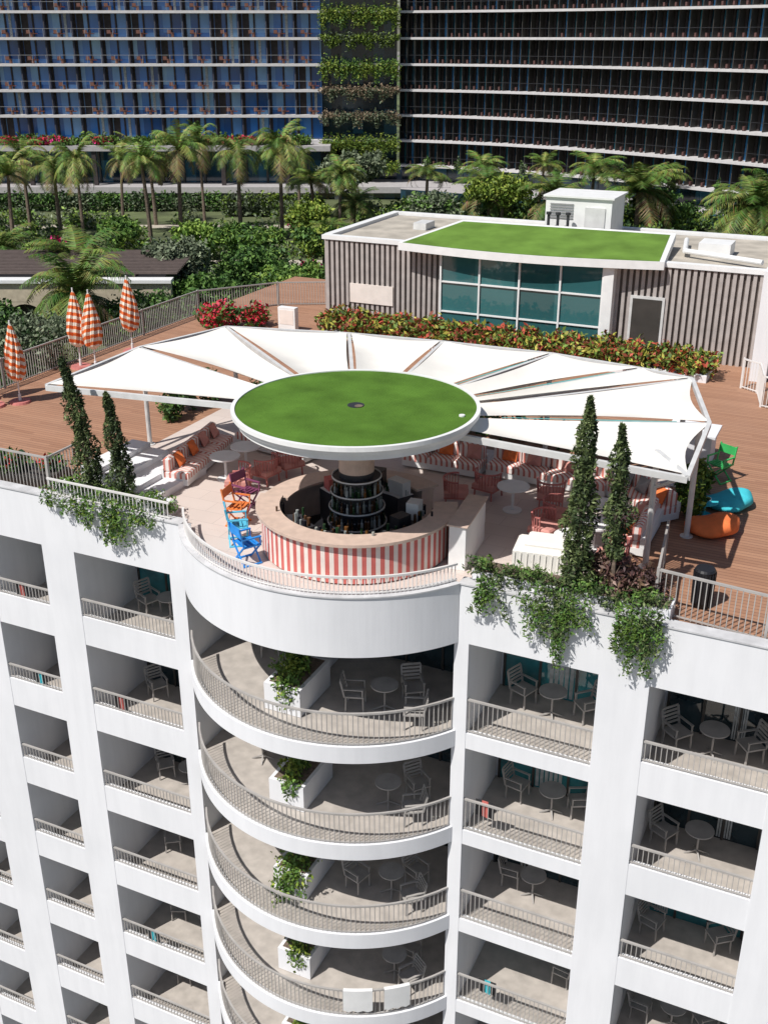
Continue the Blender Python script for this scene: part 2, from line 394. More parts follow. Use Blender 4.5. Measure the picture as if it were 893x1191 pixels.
for k in range(0,6):
    z=fl(k)+.005
    if k>0:
        inst(chair,(-8.9+.2*math.sin(k),-.4,z),.6+.3*k);inst(table,(-9.4+.1*k,-1.0,z))
    inst(chair,(-8.5,-1.3,z),-1.2+.2*k)
    if k%2==0:inst(chair,(-10.1,-1.2,z),1.9-.3*k)
    inst(chair,(-13.3,.1,z),.5+k);
    if k%2:inst(table,(-13.2,-.7,z))
    if k!=3:
        inst(table,(-5.6+.2*math.sin(k*2),.45,z));inst(chair,(-6.4,.7,z),1.2+.2*k)
    if k!=2:inst(chair,(-4.8,.7,z),-.8-.3*k)
    if k!=2:inst(table,(-1.8,.5,z))
    inst(chair,(-2.6,.5,z),.9+.2*k)
    if k!=1:inst(chair,(-1.0,.7,z),-.9)
    if k%2==0:inst(table,(-16.8+.1*k,.5,z))
    inst(chair,(-17.6,.6,z),1.2-.2*k)
    if k!=3:inst(chair,(-16.1,.8,z),-.4)
    if k%3:inst(chair,(-20.7,.5,z),.4+.3*k);inst(chair,(-23.8,.5,z),.4)
    gs=(1,.75,1.25,.9,.8,1)[k]
    bl=[(-11.6,-1.6,z+1.0*1,.5*gs,.6*gs,.4*gs),(-11.75,-1.1,z+.9+.4*gs,.38*gs,.42*gs,.5*gs),(-11.5,-2.1,z+.75,.4*gs,.35,.5*gs)]
    if k==2:bl+= [(-11.7,-2.5,z+.5,.35,.3,.6),(-11.4,-2.4,z+.6,.35,.25,.5)]
    P=blobpts(bl,int(1900*gs),k+3)
    leafobj("balcony_plant",P,.06,GREEN[2:]+YGREEN[:3],k,clump=.4)
tw=MB()
def towel(mb,a0_,a1_,k,mi=0):
    for i in range(6):
        p0=math.radians(a0_+(a1_-a0_)*i/6);p1=math.radians(a0_+(a1_-a0_)*(i+1)/6)
        rr=BR+.02
        A=(BCX+rr*math.cos(p0),BCY+rr*math.sin(p0));B=(BCX+rr*math.cos(p1),BCY+rr*math.sin(p1))
        zt=fl(k)+1.02;mb.add([(*A,zt-.7-.05*(i%2)),(*B,zt-.7-.05*((i+1)%2)),(*B,zt),(*A,zt)],[(0,1,2,3)],mi)
        A2=(BCX+(rr-.1)*math.cos(p0),BCY+(rr-.1)*math.sin(p0));B2=(BCX+(rr-.1)*math.cos(p1),BCY+(rr-.1)*math.sin(p1))
        mb.add([(*A,zt),(*B,zt),(*B2,zt),(*A2,zt)],[(0,1,2,3)],mi)
towel(tw,290,300,3);towel(tw,304,313,3)
tw.obj("towels",[WHITE])
tw=MB()
for (x,k,m) in ((-24.3,0,0),(-20.7,1,1),(-17.8,1,0),(-6.9,1,0),(-17.6,4,1),(-20.9,0,0),(-6.6,3,1)):
    zt=fl(k)+1.1
    for i in range(3):
        a=x+.16*i;tw.add([(a,YF+.12,zt-.5),(a+.16,YF+.1,zt-.52),(a+.16,YF+.08,zt),(a,YF+.08,zt)],[(0,1,2,3)],m if i%2 else 2)
tw.obj("drying_clothes",[RED,TURQ,BLACK])
# ------------------------------------------------------------------ ROUND BAR
CX,CY=-10.6,0.0
bar=empty("round_bar",(CX,CY,0))
b=MB()
b.arc(0,0,2.2,2.3,.05,1.0,-165,22,72,0,alt=1)
b.arc(0,0,1.85,2.42,1.0,1.07,-168,25,64,2)
b.arc(0,0,1.8,2.19,.02,.95,-165,22,40,3)
b.arc(0,0,1.95,2.3,.01,.92,60,192,40,2)
b.arc(0,0,1.75,2.4,.92,.98,58,191,40,2)
b.arc(0,0,1.2,1.7,.0,.85,60,150,20,3);b.arc(0,0,1.25,1.75,.0,.8,-150,10,30,3)
b.arc(0,0,1.22,1.68,.851,.87,60,150,20,4)
b.cyl(0,0,.008,.014,1.94,n=48,mi=5)
b.obj("counter",[RED,CREAM,TAN,DARK,STEEL,BLACK],bar)
b=MB()
b.cyl(0,0,0,.5,.62,.62,32,0);b.cyl(0,0,.5,1.9,.42,.42,24,0)
for z,r in((.55,.72),(.95,.68),(1.35,.64),(1.72,.6)):b.cyl(0,0,z,z+.03,r,r,32,0);b.arc(0,0,r-.02,r,z+.03,z+.06,0,360,32,1)
b.cyl(0,0,1.9,2.3,.42,.42,32,2);b.cyl(0,0,2.3,3.1,.42,1.0,32,2)
for z,r in((.585,.64),(.985,.59),(1.385,.55)):
  for rr_,n in((r,24),(r-.1,20)):
    for i in range(n):
        a=2*math.pi*i/n+rr_;mi=3+R.randrange(6);h=.14+.07*R.random()
        x,y=rr_*math.cos(a),rr_*math.sin(a)
        b.cyl(x,y,z,z+h,.033,n=6,mi=mi);b.cyl(x,y,z+h,z+h+.03,.033,.013,n=6,mi=mi);b.cyl(x,y,z+h+.03,z+h+.11,.013,n=5,mi=mi)
bt=[mat("bottle_green",(.02,.05,.02),.1),mat("bottle_clear",(.3,.32,.31),.08),mat("bottle_brown",(.08,.04,.02),.1),mat("bottle_dark",(.015,.015,.02),.1),mat("bottle_amber",(.16,.07,.02),.1),mat("bottle_pale",(.35,.36,.33),.1)]
b.obj("bottle_column",[DARK,STEEL,TAN]+bt,bar)
b=MB()
for i in range(110):
    a=math.radians(R.uniform(-150,150));r=R.choice([1.35,1.45,1.52,1.62,1.62,1.95]);z=1.07 if r>1.8 and -160<math.degrees(a)<20 else (.98 if r>1.8 else .875)
    if math.degrees(a)>20 and math.degrees(a)<60:continue
    if r>1.8 and R.random()<.6:continue
    b.cyl(r*math.cos(a),r*math.sin(a),z,z+.08+.18*R.random(),.025+.025*R.random(),n=8,mi=R.randrange(6))
for ad,w_,h_,mi in((70,.5,.35,7),(95,.35,.5,8),(118,.6,.25,7),(142,.3,.3,6),(-20,.4,.3,8),(5,.35,.42,7)):
    a=math.radians(ad);x,y=1.45*math.cos(a),1.45*math.sin(a)
    t_=Vector((-math.sin(a),math.cos(a),0))*w_/2
    p0=Vector((x,y,.88+h_/2));b.beam(p0-t_,p0+t_,.3,h_,mi)
b.obj("glassware_and_machines",bt+[RED,STEEL,BLACK],bar)
b=MB();D=.12
b.cyl(0,0,3.2+D,3.36+D,2.8,2.84,96,0);b.cyl(0,0,3.36+D,3.375+D,2.78,2.78,96,1)
b.arc(0,0,2.78,2.87,3.3+D,3.4+D,0,360,96,0);b.arc(0,0,2.55,2.72,3.06+D,3.2+D,0,360,96,0)
for i in range(16):
    a=2*math.pi*i/16;b.beam((.6*math.cos(a),.6*math.sin(a),2.98+D),(2.6*math.cos(a),2.6*math.sin(a),3.14+D),.08,.1,2)
b.cyl(0,0,3.376+D,3.386+D,.2,n=14,mi=3);b.cyl(.1,-.05,3.386+D,3.395+D,.1,n=8,mi=4)
b.cyl(2.5,.3,3.376+D,3.41+D,.07,n=10,mi=0)
b.obj("disc_canopy",[WHITE,TURF,STEEL,DARK,TRUNK],bar)
s=MB();s.box(-.2,.2,-.9,.9,0,1.1,0);s.box(-.25,.25,-.95,.95,1.1,1.14,1);s.box(-.3,-.21,-.5,.3,.1,.9,2)
s.obj("service_counter",[WHITE,TAN,DARK],None,(-7.95,.5,.006),.1,bevel=.01)
# ------------------------------------------------------------------ SHADE SAILS
sails=empty("shade_sail_canopy")
OUT=[(-19.9,.1,2.7),(-19.5,3.7,2.9),(-18.3,6.5,3.0),(-14.4,7.2,3.05),(-11.5,7.5,3.05),(-8.2,7.6,3.05),(-5.6,7.2,3.05),(-4.2,7.0,3.0),(-3.2,3.7,2.95),(-3.1,.6,2.75)]
HZ=3.14
m_=MB();fr=MB()
def inner(P,r=2.75):
    d=Vector((P[0]-CX,P[1]-CY));d.normalize();return Vector((CX+d.x*r,CY+d.y*r,HZ))
for i in range(len(OUT)-1):
    A=Vector(OUT[i]);B=Vector(OUT[i+1]);a=inner(A);c_=inner(B)
    nu,nv=10,16;vs=[]
    wide=.2 if i in(1,5,7) else .06
    for v in range(nv+1):
        tv=v/nv
        L=a.lerp(A,tv);Q=c_.lerp(B,tv)
        pinch=.07+wide*math.sin(math.pi*tv)
        w_=(Q-L).length
        for u in range(nu+1):
            tu=u/nu
            e=min(.3,pinch/max(w_,.3))
            uu=e+(1-2*e)*tu
            p=L.lerp(Q,uu)
            p.z+= -.24*math.sin(math.pi*tu)*math.sin(math.pi*min(1,tv*1.1))+.05
            if v>=nv-2:
                cdir=(Vector((CX,CY,HZ))-p).normalized();p+=cdir*(.26,.12,.04)[nv-v]*math.sin(math.pi*tu)
            vs.append(p)
    m_.add(vs,[(v*(nu+1)+u,v*(nu+1)+u+1,(v+1)*(nu+1)+u+1,(v+1)*(nu+1)+u) for v in range(nv) for u in range(nu)],0)
    fr.beam(A,B,.1,.12,0)
for i,P in enumerate(OUT):
    fr.beam(inner(P,2.5)-Vector((0,0,.1)),Vector(P)-Vector((0,0,.04)),.1,.14,0)
for (x,y) in [(-19.3,3.5),(-18.0,6.4),(-14.4,7.0),(-8.2,7.5),(-4.3,6.9),(-3.4,3.7),(-3.95,1.6)]:
    fr.tube((x,y,0),(x,y,2.9),.07,.07,10,0);fr.cyl(x,y,0.006,.03,.16,n=12)
fr.beam((-3.95,1.6,2.85),(-3.1,.6,2.75),.12,.12,0);fr.beam((-3.95,1.6,2.0),(-3.2,.7,2.7),.06,.06,0)
fr.beam((-3.4,3.7,2.3),(-3.2,2.6,2.85),.06,.06,0)
m_.obj("sail_membranes",[OFFW],sails,smooth=True)
fr.obj("sail_frame",[STEEL],sails)
tl=MB()
TEAL=mat("teal_strip",(.15,.42,.4),.4)
for i in (5,6,8):
    P=Vector(OUT[i]);a=inner(P,3.4);d=(P-a).normalized();n=Vector((-d.y,d.x,0))
    q=a.lerp(P,.85);tl.add([a+n*.06,q+n*.04,q+n*.16,a+n*.1],[(0,1,2,3)],0)
tl.obj("tinted_strips",[TEAL],sails)
# ------------------------------------------------------------------ LOUNGE
def sofa(name,L,loc,rot,n=None,pil=True):
    m=MB();n=n or max(1,round(L/.8));w_=L/n
    m.box(-L/2,L/2,-.4,.4,.06,.24,1)
    m.box(-L/2,L/2,.3,.42,.24,.5,1)
    for i in range(n):
        x=-L/2+i*w_
        m.rboxtop(x+.01,x+w_-.01,-.42,.28,.24,.44,.05,0)
        m.rboxtop(x+.02,x+w_-.02,.1,.3,.44,.82,.06,0)
        if pil and R.random()<.85:
            c=R.choice([2,3,4,2]);px=x+.15+R.random()*.3
            m.add([(px,-.05,.46),(px+.42,-.05,.46),(px+.4,.12,.82),(px+.02,.12,.82),(px+.21,-.12,.64)],[(0,1,4),(1,2,4),(2,3,4),(3,0,4)],c)
            m.add([(px,-.03,.46),(px+.42,-.03,.46),(px+.4,.14,.82),(px+.02,.14,.82)],[(0,3,2,1)],c)
    return m.obj(name,[SOFA,WHITE,ORANGE,PINKC,GREYC],None,loc,rot)
sofa("striped_sofa",3.2,(-16.95,2.6,.006),math.radians(100))
sofa("striped_sofa",2.7,(-15.5,4.6,.006),math.radians(-12))
sofa("striped_sofa",2.3,(-10.5,5.4,.006),math.radians(0))
sofa("striped_sofa",3.4,(-7.5,5.6,.006),math.radians(-3))
sofa("striped_sofa",2.3,(-4.9,5.0,.006),math.radians(-40))
sofa("striped_sofa",2.0,(-4.5,3.0,.006),math.radians(-90))
a=MB()
a.rboxtop(-.32,.32,-.32,.3,.3,.44,.04,1)
for i in range(15):
    t_=math.radians(-10+200*i/14);x,y=.37*math.cos(t_),.33*math.sin(t_)
    a.beam((x*.9,y*.9,.26),(x,y,.72),.022,.022,0)
pp=[(.37*math.cos(math.radians(-12+204*i/14)),.33*math.sin(math.radians(-12+204*i/14))) for i in range(15)]
for p,q in zip(pp[:-1],pp[1:]):a.beam((*p,.73),(*q,.73),.04,.04,0);a.beam((p[0]*.9,p[1]*.9,.27),(q[0]*.9,q[1]*.9,.27),.03,.03,0)
for x,y in((-.28,-.28),(.28,-.28),(-.26,.26),(.26,.26)):a.beam((x,y,0),(x*.95,y*.95,.3),.035,.035,0)
a.box(-.33,.33,-.33,.3,.25,.3,0)
arm=a.obj("lounge_armchair",[CORAL,PINKC],None,(-14.6,2.4,.006),math.radians(-100))
for (x,y,r) in((-14.9,1.5,-70),(-14.3,3.2,-120),(-8.7,4.0,170),(-7.0,4.1,190),(-6.5,2.9,90),(-6.5,2.0,75),(-4.6,1.2,-60),(-9.3,3.2,110)):
    inst(arm,(x,y,.006),math.radians(r))
c=MB();c.cyl(0,0,.66,.7,.42,n=32);c.cyl(0,0,.02,.66,.04,n=10);c.cyl(0,0,.0,.03,.25,n=20)
rt=c.obj("round_table",[WHITE],None,(-15.7,2.1,.006))
for x,y in((-15.6,3.0),(-7.8,3.4),(-5.4,3.2),(-5.3,2.0),(-5.6,1.1)):inst(rt,(x,y,.006))
c=MB();c.rboxtop(-.6,.6,-.42,.42,.0,.78,.08);c.rboxtop(-.35,.55,-.3,.36,.77,.9,.06)
for i in range(9):
    x=-.56+.14*i;c.beam((x,-.425,.02),(x+.02,-.43,.68),.03,.015,0)
c.obj("covered_furniture",[OFFW],None,(-6.05,.25,.006),math.radians(8))
def director(name,m,loc,rot):
    c=MB()
    for y in(-.22,.22):
        c.beam((-.26,y,0),(.26,y,.5),.035,.035,0);c.beam((.26,y,0),(-.26,y,.5),.035,.035,0)
    for x in(-.26,.26):
        c.beam((x,-.24,.02),(x,.24,.02),.035,.035,0);c.beam((x,-.24,.7),(x,.26,.7),.05,.03,0)
        c.beam((x,-.22,.48),(x,-.22,.7),.03,.03,0);c.beam((x,.2,.48),(x,.3,1.0),.035,.035,0);c.beam((x,-.24,.49),(x,.24,.49),.03,.03,0)
    c.add([(-.26,-.22,.5),(0,-.22,.46),(.26,-.22,.5),(.26,.2,.5),(0,.2,.46),(-.26,.2,.5)],[(0,1,4,5),(1,2,3,4)],0)
    c.box(-.27,.27,.265,.28,.74,.98,0)
    for i in range(4):c.beam((-.26,-.18+.11*i,.505),(.26,-.18+.11*i,.505),.06,.012,0)
    return c.obj(name,[m],None,loc,rot)
director("folding_chair",BLUE,(-12.45,-2.05,.006),2.6)
director("folding_chair",LBLUE,(-13.2,-1.25,.006),2.2)
director("folding_chair",ORP,(-13.8,-.3,.006),1.7)
director("folding_chair",PURP,(-14.1,.6,.006),1.4)
director("folding_chair",GRP,(-3.3,7.8,.0),-.5)
c=MB()
for i in range(4):c.box(-18.9+.62*i,-18.28+.62*i,-.1,2.2,.006,.66-.15*i)
c.obj("white_steps",[WALL],None)
c=MB();c.box(-4.9,-3.7,8.6,9.6,0,.9);c.box(-5.0,-3.6,8.5,9.7,.9,.97);c.obj("white_plinth",[WALL],None)
def bean(name,m,loc,s,rot=0):
    bm=MB();n=28;rows=[];
    for j in range(15):
        ph=math.pi*j/14
        for i in range(n):
            th=2*math.pi*i/n
            r=math.sin(ph)**.8*(1+.05*math.sin(3*th+1)+.04*math.sin(5*th+ph*3))
            z=-math.cos(ph);z=(z+1)/2;z=z**1.25
            rows.append((r*s[0]*math.cos(th),r*s[1]*math.sin(th),z*s[2]*(1+.3*math.cos(th)*math.sin(ph)-.25*math.exp(-((math.cos(th)*math.sin(ph)+.2)**2)*6))))
    bm.add(rows,[(j*n+i,j*n+(i+1)%n,(j+1)*n+(i+1)%n,(j+1)*n+i) for j in range(14) for i in range(n)],0)
    return bm.obj(name,[m],None,loc,rot,smooth=True)
bean("bean_bag",ORANGE,(-2.9,4.2,.0),(.66,.55,.5),.2)
bean("bean_bag",TURQ,(-2.75,6.0,.0),(.62,.52,.46),.6)
c=MB();c.cyl(0,0,.38,.42,.33,n=24,mi=0);c.cyl(0,0,0,.38,.04,n=8);c.cyl(0,0,.0,.03,.2,n=16);c.cyl(.05,.05,.42,.47,.1,n=12,mi=1)
c.obj("tray_table",[TURQ,WHITE],None,(-3.25,5.2,0))
c=MB();c.cyl(0,0,0,.85,.2,.22,20,0);c.cyl(0,0,.85,.9,.23,.2,20,0)
for i in range(20):
    a_=2*math.pi*i/20;c.beam((.215*math.cos(a_),.215*math.sin(a_),.05),(.235*math.cos(a_),.235*math.sin(a_),.82),.03,.02,0)
c.obj("litter_bin",[BLACK],None,(-2.45,.3,0))
def fence(name,pts,h=1.05,z=0,m=RAILM,sp=.12):
    mb=MB();rail(mb,pts,z+.02,z+h,sp,0,.02)
    for p in pts:mb.box(p[0]-.03,p[0]+.03,p[1]-.03,p[1]+.03,z,z+h+.05,0)
    return mb.obj(name,[m])
fence("deck_railing",[(-3.6,2.0),(-3.3,-.5),(-1,-.75),(2,-.75),(5,-.75),(8,-.75)])
fence("deck_railing",[(-4.0,16.9),(-3.4,16.5),(-3.1,15.0),(-2.6,14.8)],m=RAILW)
fence("deck_railing",[(-27.3,2),(-27.3,6),(-27.3,10),(-27.3,14),(-27.3,18),(-25,21),(-22.2,22.5)])
fence("deck_railing",[(-27.3,-.8),(-23,-.8),(-19.4,-.8),(-19.4,.9)])
c=MB();c.box(-.4,.4,-.15,.15,0,1.0);c.box(-.33,.33,-.16,-.151,.3,.9,1);c.obj("notice_board",[WHITE,CREAM],None,(-22.3,17.2,0),bevel=.01)
def umbrella():
    c=MB();n=24;seg=[(.75,.1),(.9,.29),(1.3,.36),(1.8,.3),(2.2,.19),(2.6,.07),(2.7,.02)]
    vs=[]
    for z,r in seg:
        for i in range(n):
            a=2*math.pi*i/n+z*.5;rr=r*(1 if i%3 else .62);vs.append((rr*math.cos(a),rr*math.sin(a),z))
    c.add(vs,[(j*n+i,j*n+(i+1)%n,(j+1)*n+(i+1)%n,(j+1)*n+i) for j in range(len(seg)-1) for i in range(n)],0)
    c.tube((0,0,0),(0,0,2.8),.025,mi=1);c.cyl(0,0,0,.08,.36,.33,20,mi=2);c.cyl(0,0,.08,.3,.05,n=10,mi=1)
    return c
US=stripemat("umbrella_stripe",(.8,.74,.64),(.75,.17,.04),(.35,.25,1),.24,.5)
um=umbrella().obj("closed_parasol",[US,WHITE,CORAL],None,(-25.7,5.0,0))
for x,y,r in((-26.2,4.3,.5),(-26.6,9.2,1),(-25.9,9.2,2),(-26.2,11.8,.3),(-26.9,4.8,.8)):inst(um,(x,y,0),r,1.06)
# ------------------------------------------------------------------ PLANTS on terrace
def cypress(name,x,y,z0,z1,r,seed,bare=0.,n=5200,lean=0.,lump=.28):
    rs=np.random.RandomState(seed);H=z1-z0
    t_=rs.rand(n)*(1-bare)+bare
    u=(t_-bare)/(1-bare)
    prof=np.minimum(1,u*6+.25)*(1-u)**.5*1.05*(1+lump*.6*np.sin(u*17+seed))
    th=rs.rand(n)*2*np.pi
    rr=r*prof*(.5+.5*rs.rand(n)**.5)*(1+lump*np.sin(th*3+t_*14)+.24*np.sin(th*5-t_*23))
    P=np.stack([x+rr*np.cos(th)+lean*t_**1.3,y+rr*np.sin(th),z0+t_*H],1)
    e=empty(name)
    me=leafmesh("foliage",P,.06,CYPG,seed,clump=.3,aspect=3.)
    o=bpy.data.objects.new("foliage",me);sc.collection.objects.link(o);o.parent=e
    b=MB();b.tube((x,y,z0-.05),(x+lean*.7,y,z0+H*.8),.06,.02,8)
    for i in range(14):
        z=z0+H*(.1+.6*i/14);a_=i*2.4;xx=x+lean*(.1+.6*i/14)**1.3;b.tube((xx,y,z),(xx+.25*r*2*math.cos(a_),y+.5*r*math.sin(a_),z+.35),.014,.006,5)
    b.obj("trunk",[TRUNK],e)
cypress("cypress_tree",-5.0,-.65,.2,4.65,.34,1,n=7500)
cypress("cypress_tree",-4.2,-.6,.3,4.15,.25,2,bare=.22,n=3800,lean=-.12,lump=.5)
cypress("cypress_tree",-18.0,-.65,.2,3.85,.31,3,n=5500,lean=-.6,lump=.36)
cypress("cypress_tree",-17.0,-.65,.2,3.1,.28,4,n=4200,lean=-.3,lump=.36)
anch=[(-6.9,-1.22,.3,.75,.3),(-6.6,-1.22,.3,.5,.3),(-5.5,-1.22,.35,1.15,.35),(-5.1,-1.22,.35,1.65,.3),(-4.75,-1.22,.3,.8,.25),(-3.75,-1.22,.3,1.0,.3),(-3.4,-1.22,.35,1.5,.3),(-3.1,-1.22,.3,.8,.25),(-6.0,-1.22,.25,.25,.3)]
P1=strands(anch,1,5)
hb=[(x,-.85,.42+.1*math.sin(x*5),.35,.38,.22) for x in np.arange(-7.1,-2.9,.42)]
P=np.concatenate([P1,blobpts(hb,4500,5,gap=.35)]);leafobj("trailing_planter_shrub",P,.055,CYPG+GREEN[1:]+YGREEN[:1],5,clump=.35,aspect=2.8)
anch=[(-18.9,-1.22,.3,.35,.3),(-18.3,-1.22,.3,.5,.3),(-17.7,-1.22,.3,.7,.35),(-17.1,-1.22,.3,1.1,.35),(-16.7,-1.22,.3,1.15,.25),(-16.2,-1.22,.3,.4,.3),(-15.8,-1.22,.25,.3,.25)]
P1=strands(anch,1,6)
hb=[(x,-.8,.38+.1*math.sin(x*5),.35,.36,.2) for x in np.arange(-19.0,-15.6,.42)]
P=np.concatenate([P1,blobpts(hb,3600,6,gap=.35)]);leafobj("trailing_planter_shrub",P,.055,GREEN+YGREEN[:2]+GREEN[1:],6,clump=.35,aspect=2.8)
P=blobpts([(-4.6,-.4,.75,.5,.3,.5),(-4.0,-.5,.65,.5,.3,.5),(-3.5,-.4,.6,.4,.3,.45)],3200,8,gap=.3)
leafobj("purple_shrub",P,.08,[(.05,.03,.03),(.1,.05,.045),(.08,.05,.03),(.16,.11,.09)],8,clump=.3,aspect=3)
P=blobpts([(-20.2,6.6,.7,.5,.5,.6),(-20.0,5.6,.5,.4,.4,.5),(-19.8,7.6,.6,.4,.5,.55)],2500,9)
leafobj("terrace_shrub",P,.11,GREEN,9,clump=.4,aspect=3)
P=blobpts([(-3.7,5.6,.6,.35,.5,.6),(-3.5,4.9,.5,.35,.4,.5),(-3.6,6.4,.5,.35,.4,.5)],2600,10)
leafobj("terrace_shrub",P,.09,YGREEN+GREEN,10,clump=.4)
P=blobpts([(-21.3,-.2,.4,.8,.4,.35),(-22.6,-.2,.4,.7,.4,.3),(-20.2,.2,.35,.4,.4,.3)],2500,12)
leafobj("flower_box",P,.08,DGREEN+GREEN[1:]+[(.4,.03,.03)],12,clump=.3)
c=MB();c.box(-23.4,-19.8,-.6,.5,0,.25);c.obj("flower_box_trough",[BROWNFR])
c=MB();c.box(-20.6,-5.2,16.95,18.3,0,.25,0);c.obj("hedge_planter",[WALL])
hb=[(-20.4+.5*i,17.5+.15*math.sin(i*1.7),.6+.1*math.sin(i*2.3),.5,.85,.5+.1*math.sin(i*3.1)) for i in range(31)]
P=blobpts(hb,18000,13,gap=.2,shell=.35);leafobj("croton_hedge",P,.11,RGREEN,13,clump=.4,aspect=2.2)
hb=[(-18.5+.7*i,8.6,.4,.45,.4,.4) for i in range(19)]
P=blobpts(hb,5000,14);leafobj("low_hedge",P,.09,GREEN,14,clump=.5)
P=blobpts([(-25.2,16.5,.5,1,.8,.6),(-24,17.3,.5,.8,.7,.5)],2600,15);leafobj("bougainvillea_shrub",P,.1,REDF,15,clump=.6)
# ------------------------------------------------------------------ PAVILION
pv=empty("roof_pavilion")
p=MB()
YP=19.6
p.box(-21.8,-3.9,YP+.12,27,0,3.45,0)
x=-21.75
while x<-3.95:
    if not (-16.5<x<-9.6):
        p.box(x,x+.13,YP,YP+.118,0.0,3.42,1)
    x+=.235
y=YP+.2
while y<26.8:
    p.box(-21.9,-21.802,y,y+.13,0,3.42,1);y+=.235
p.box(-21.9,-16.6,YP-.06,YP+.3,3.45,3.62,2);p.box(-9.5,-3.8,YP-.06,YP+.3,3.45,3.62,2)
p.box(-21.95,-21.6,YP+.31,27,3.45,3.62,2);p.box(-21.59,-3.8,26.7,27.05,3.45,3.62,2);p.box(-3.9,-3.55,YP-.06,27,3.45,3.75,2)
p.box(-21.5,-4.0,YP+.4,26.6,3.45,3.5,3)
p.obj("walls",[mat("corrugated_back",(.16,.135,.12),.7),mat("corrugated_rib",(.42,.38,.36),.5,var=.12),WHITE,mat("roof_membrane",(.42,.38,.32),.8,var=.25,scale=1.2,detail=8)],pv)
p=MB()
gx0,gx1,gy=-16.3,-9.7,19.2
p.box(gx0,gx1,gy,gy+.03,0.1,3.4,0)
p.box(gx1,gx1+.03,gy,YP+.11,.1,3.4,0);p.box(gx0-.03,gx0,gy,YP+.11,.1,3.4,0)
for i in range(5):
    q=gx0+(gx1-gx0)*i/4;p.box(q-.035,q+.035,gy-.08,gy-.001,0.1,3.4,1)
for z in(.1,1.0,2.2,3.32):p.box(gx0,gx1,gy-.06,gy-.002,z,z+.06,1)
p.box(gx1+.03,gx1+.4,gy-.1,YP+.11,0,3.4,1)
PG=glassmat("pavilion_glass",(.02,.08,.085),(.04,.14,.15),(.07,.21,.21),1.65,1.1,.04)
p.obj("glazed_front",[PG,WHITE],pv)
p=MB()
n=20;fr_=[]
for i in range(n+1):
    t_=i/n;fr_.append((-18.1+10.6*t_,18.95+.25*t_-.45*math.sin(math.pi*t_)))
bk=[(-16.9,23.0),(-7.9,23.2)]
def zt(y):return 3.60+(y-18.2)*.1
top=[(x,y,zt(y)) for x,y in fr_]+[(bk[1][0],bk[1][1],zt(bk[1][1])),(bk[0][0],bk[0][1],zt(bk[0][1]))]
N=len(top);bot=[(x,y,z-.3) for x,y,z in top]
p.add(bot+top,[(i,(i+1)%N,N+(i+1)%N,N+i) for i in range(N)]+[tuple(range(N))[::-1]],0)
p.add(top,[tuple(range(N))],0)
cxm=sum(v[0] for v in top)/N;cym=sum(v[1] for v in top)/N
ti=[(cxm+(x-cxm)*.965,cym+(y-cym)*.93,zt(cym+(y-cym)*.93)+.008) for x,y,z in top]
p.add(ti,[tuple(range(N))],1)
TURF2=mat("visor_turf",(.14,.25,.045),.95,var=.25,scale=.8,bump=.9,bscale=120,spec=.1,detail=12)
p.obj("turf_visor_roof",[WHITE,TURF2],pv)
p=MB()
p.box(-13.5,-10.7,23.8,26.0,3.5,5.15,0);p.box(-13.6,-10.6,23.7,26.1,5.15,5.22,0);p.box(-11.8,-10.95,23.75,23.799,3.9,4.8,1)
for i in range(6):p.box(-13.3,-12.3,23.76,23.799,4.3+.11*i,4.35+.11*i,2)
p.obj("plant_room",[WHITE,STEEL,GREYC],pv)
p=MB()
for i,(x,y) in enumerate(((-13.2,23.3),(-12.8,23.3),(-12.4,23.4))):
    p.tube((x,y,4.0),(x,y,4.5),.06,n=10);p.cyl(x,y,4.5,4.6,.11,n=12)
p.tube((-7.2,21.5,3.75),(-4.2,20.3,3.75),.1,n=10,mi=1);p.tube((-7.2,21.5,3.75),(-7.6,24,3.75),.1,n=10,mi=1)
p.box(-6.8,-5.6,22,23.2,3.51,4.0,1);p.box(-19.2,-18.6,23,24,3.51,3.8,4)
p.box(-20.6,-18.6,YP-.05,YP-.002,.9,1.7,2);p.box(-8.6,-7.5,YP-.08,YP-.002,.2,2.2,3);p.box(-8.7,-7.4,YP-.06,YP-.003,.2,2.3,4)
p.obj("vents_and_doors",[DARK,WHITE,CREAM,BROWNFR,STEEL],pv)
p=MB();p.box(-3.85,-3.3,17.9,27,0,3.9,0);p.obj("end_wall",[WALL],pv)
# ------------------------------------------------------------------ GROUND
YAW=math.radians(25);SN,CS=math.sin(YAW),math.cos(YAW)
def G(X,Y):return (X*CS-Y*SN,-21.2+X*SN+Y*CS)
GZ=-7.0
gm=mat("garden_soil_and_lawn",(.09,.11,.045),.95,var=.6,scale=.25,detail=8)
c=MB();c.box(-3000,3000,-3000,3000,-31,-30.01);c.obj("ground",[mat("ground_paving",(.2,.19,.17),.9)])
c=MB();c.prism([(-400,3),(-27.6,3),(-27.6,27.1),(60,27.1),(400,27.1),(400,500),(-400,500)],-30,GZ);c.obj("garden_terrain",[gm])
gl=((0,-21.2,0),YAW)
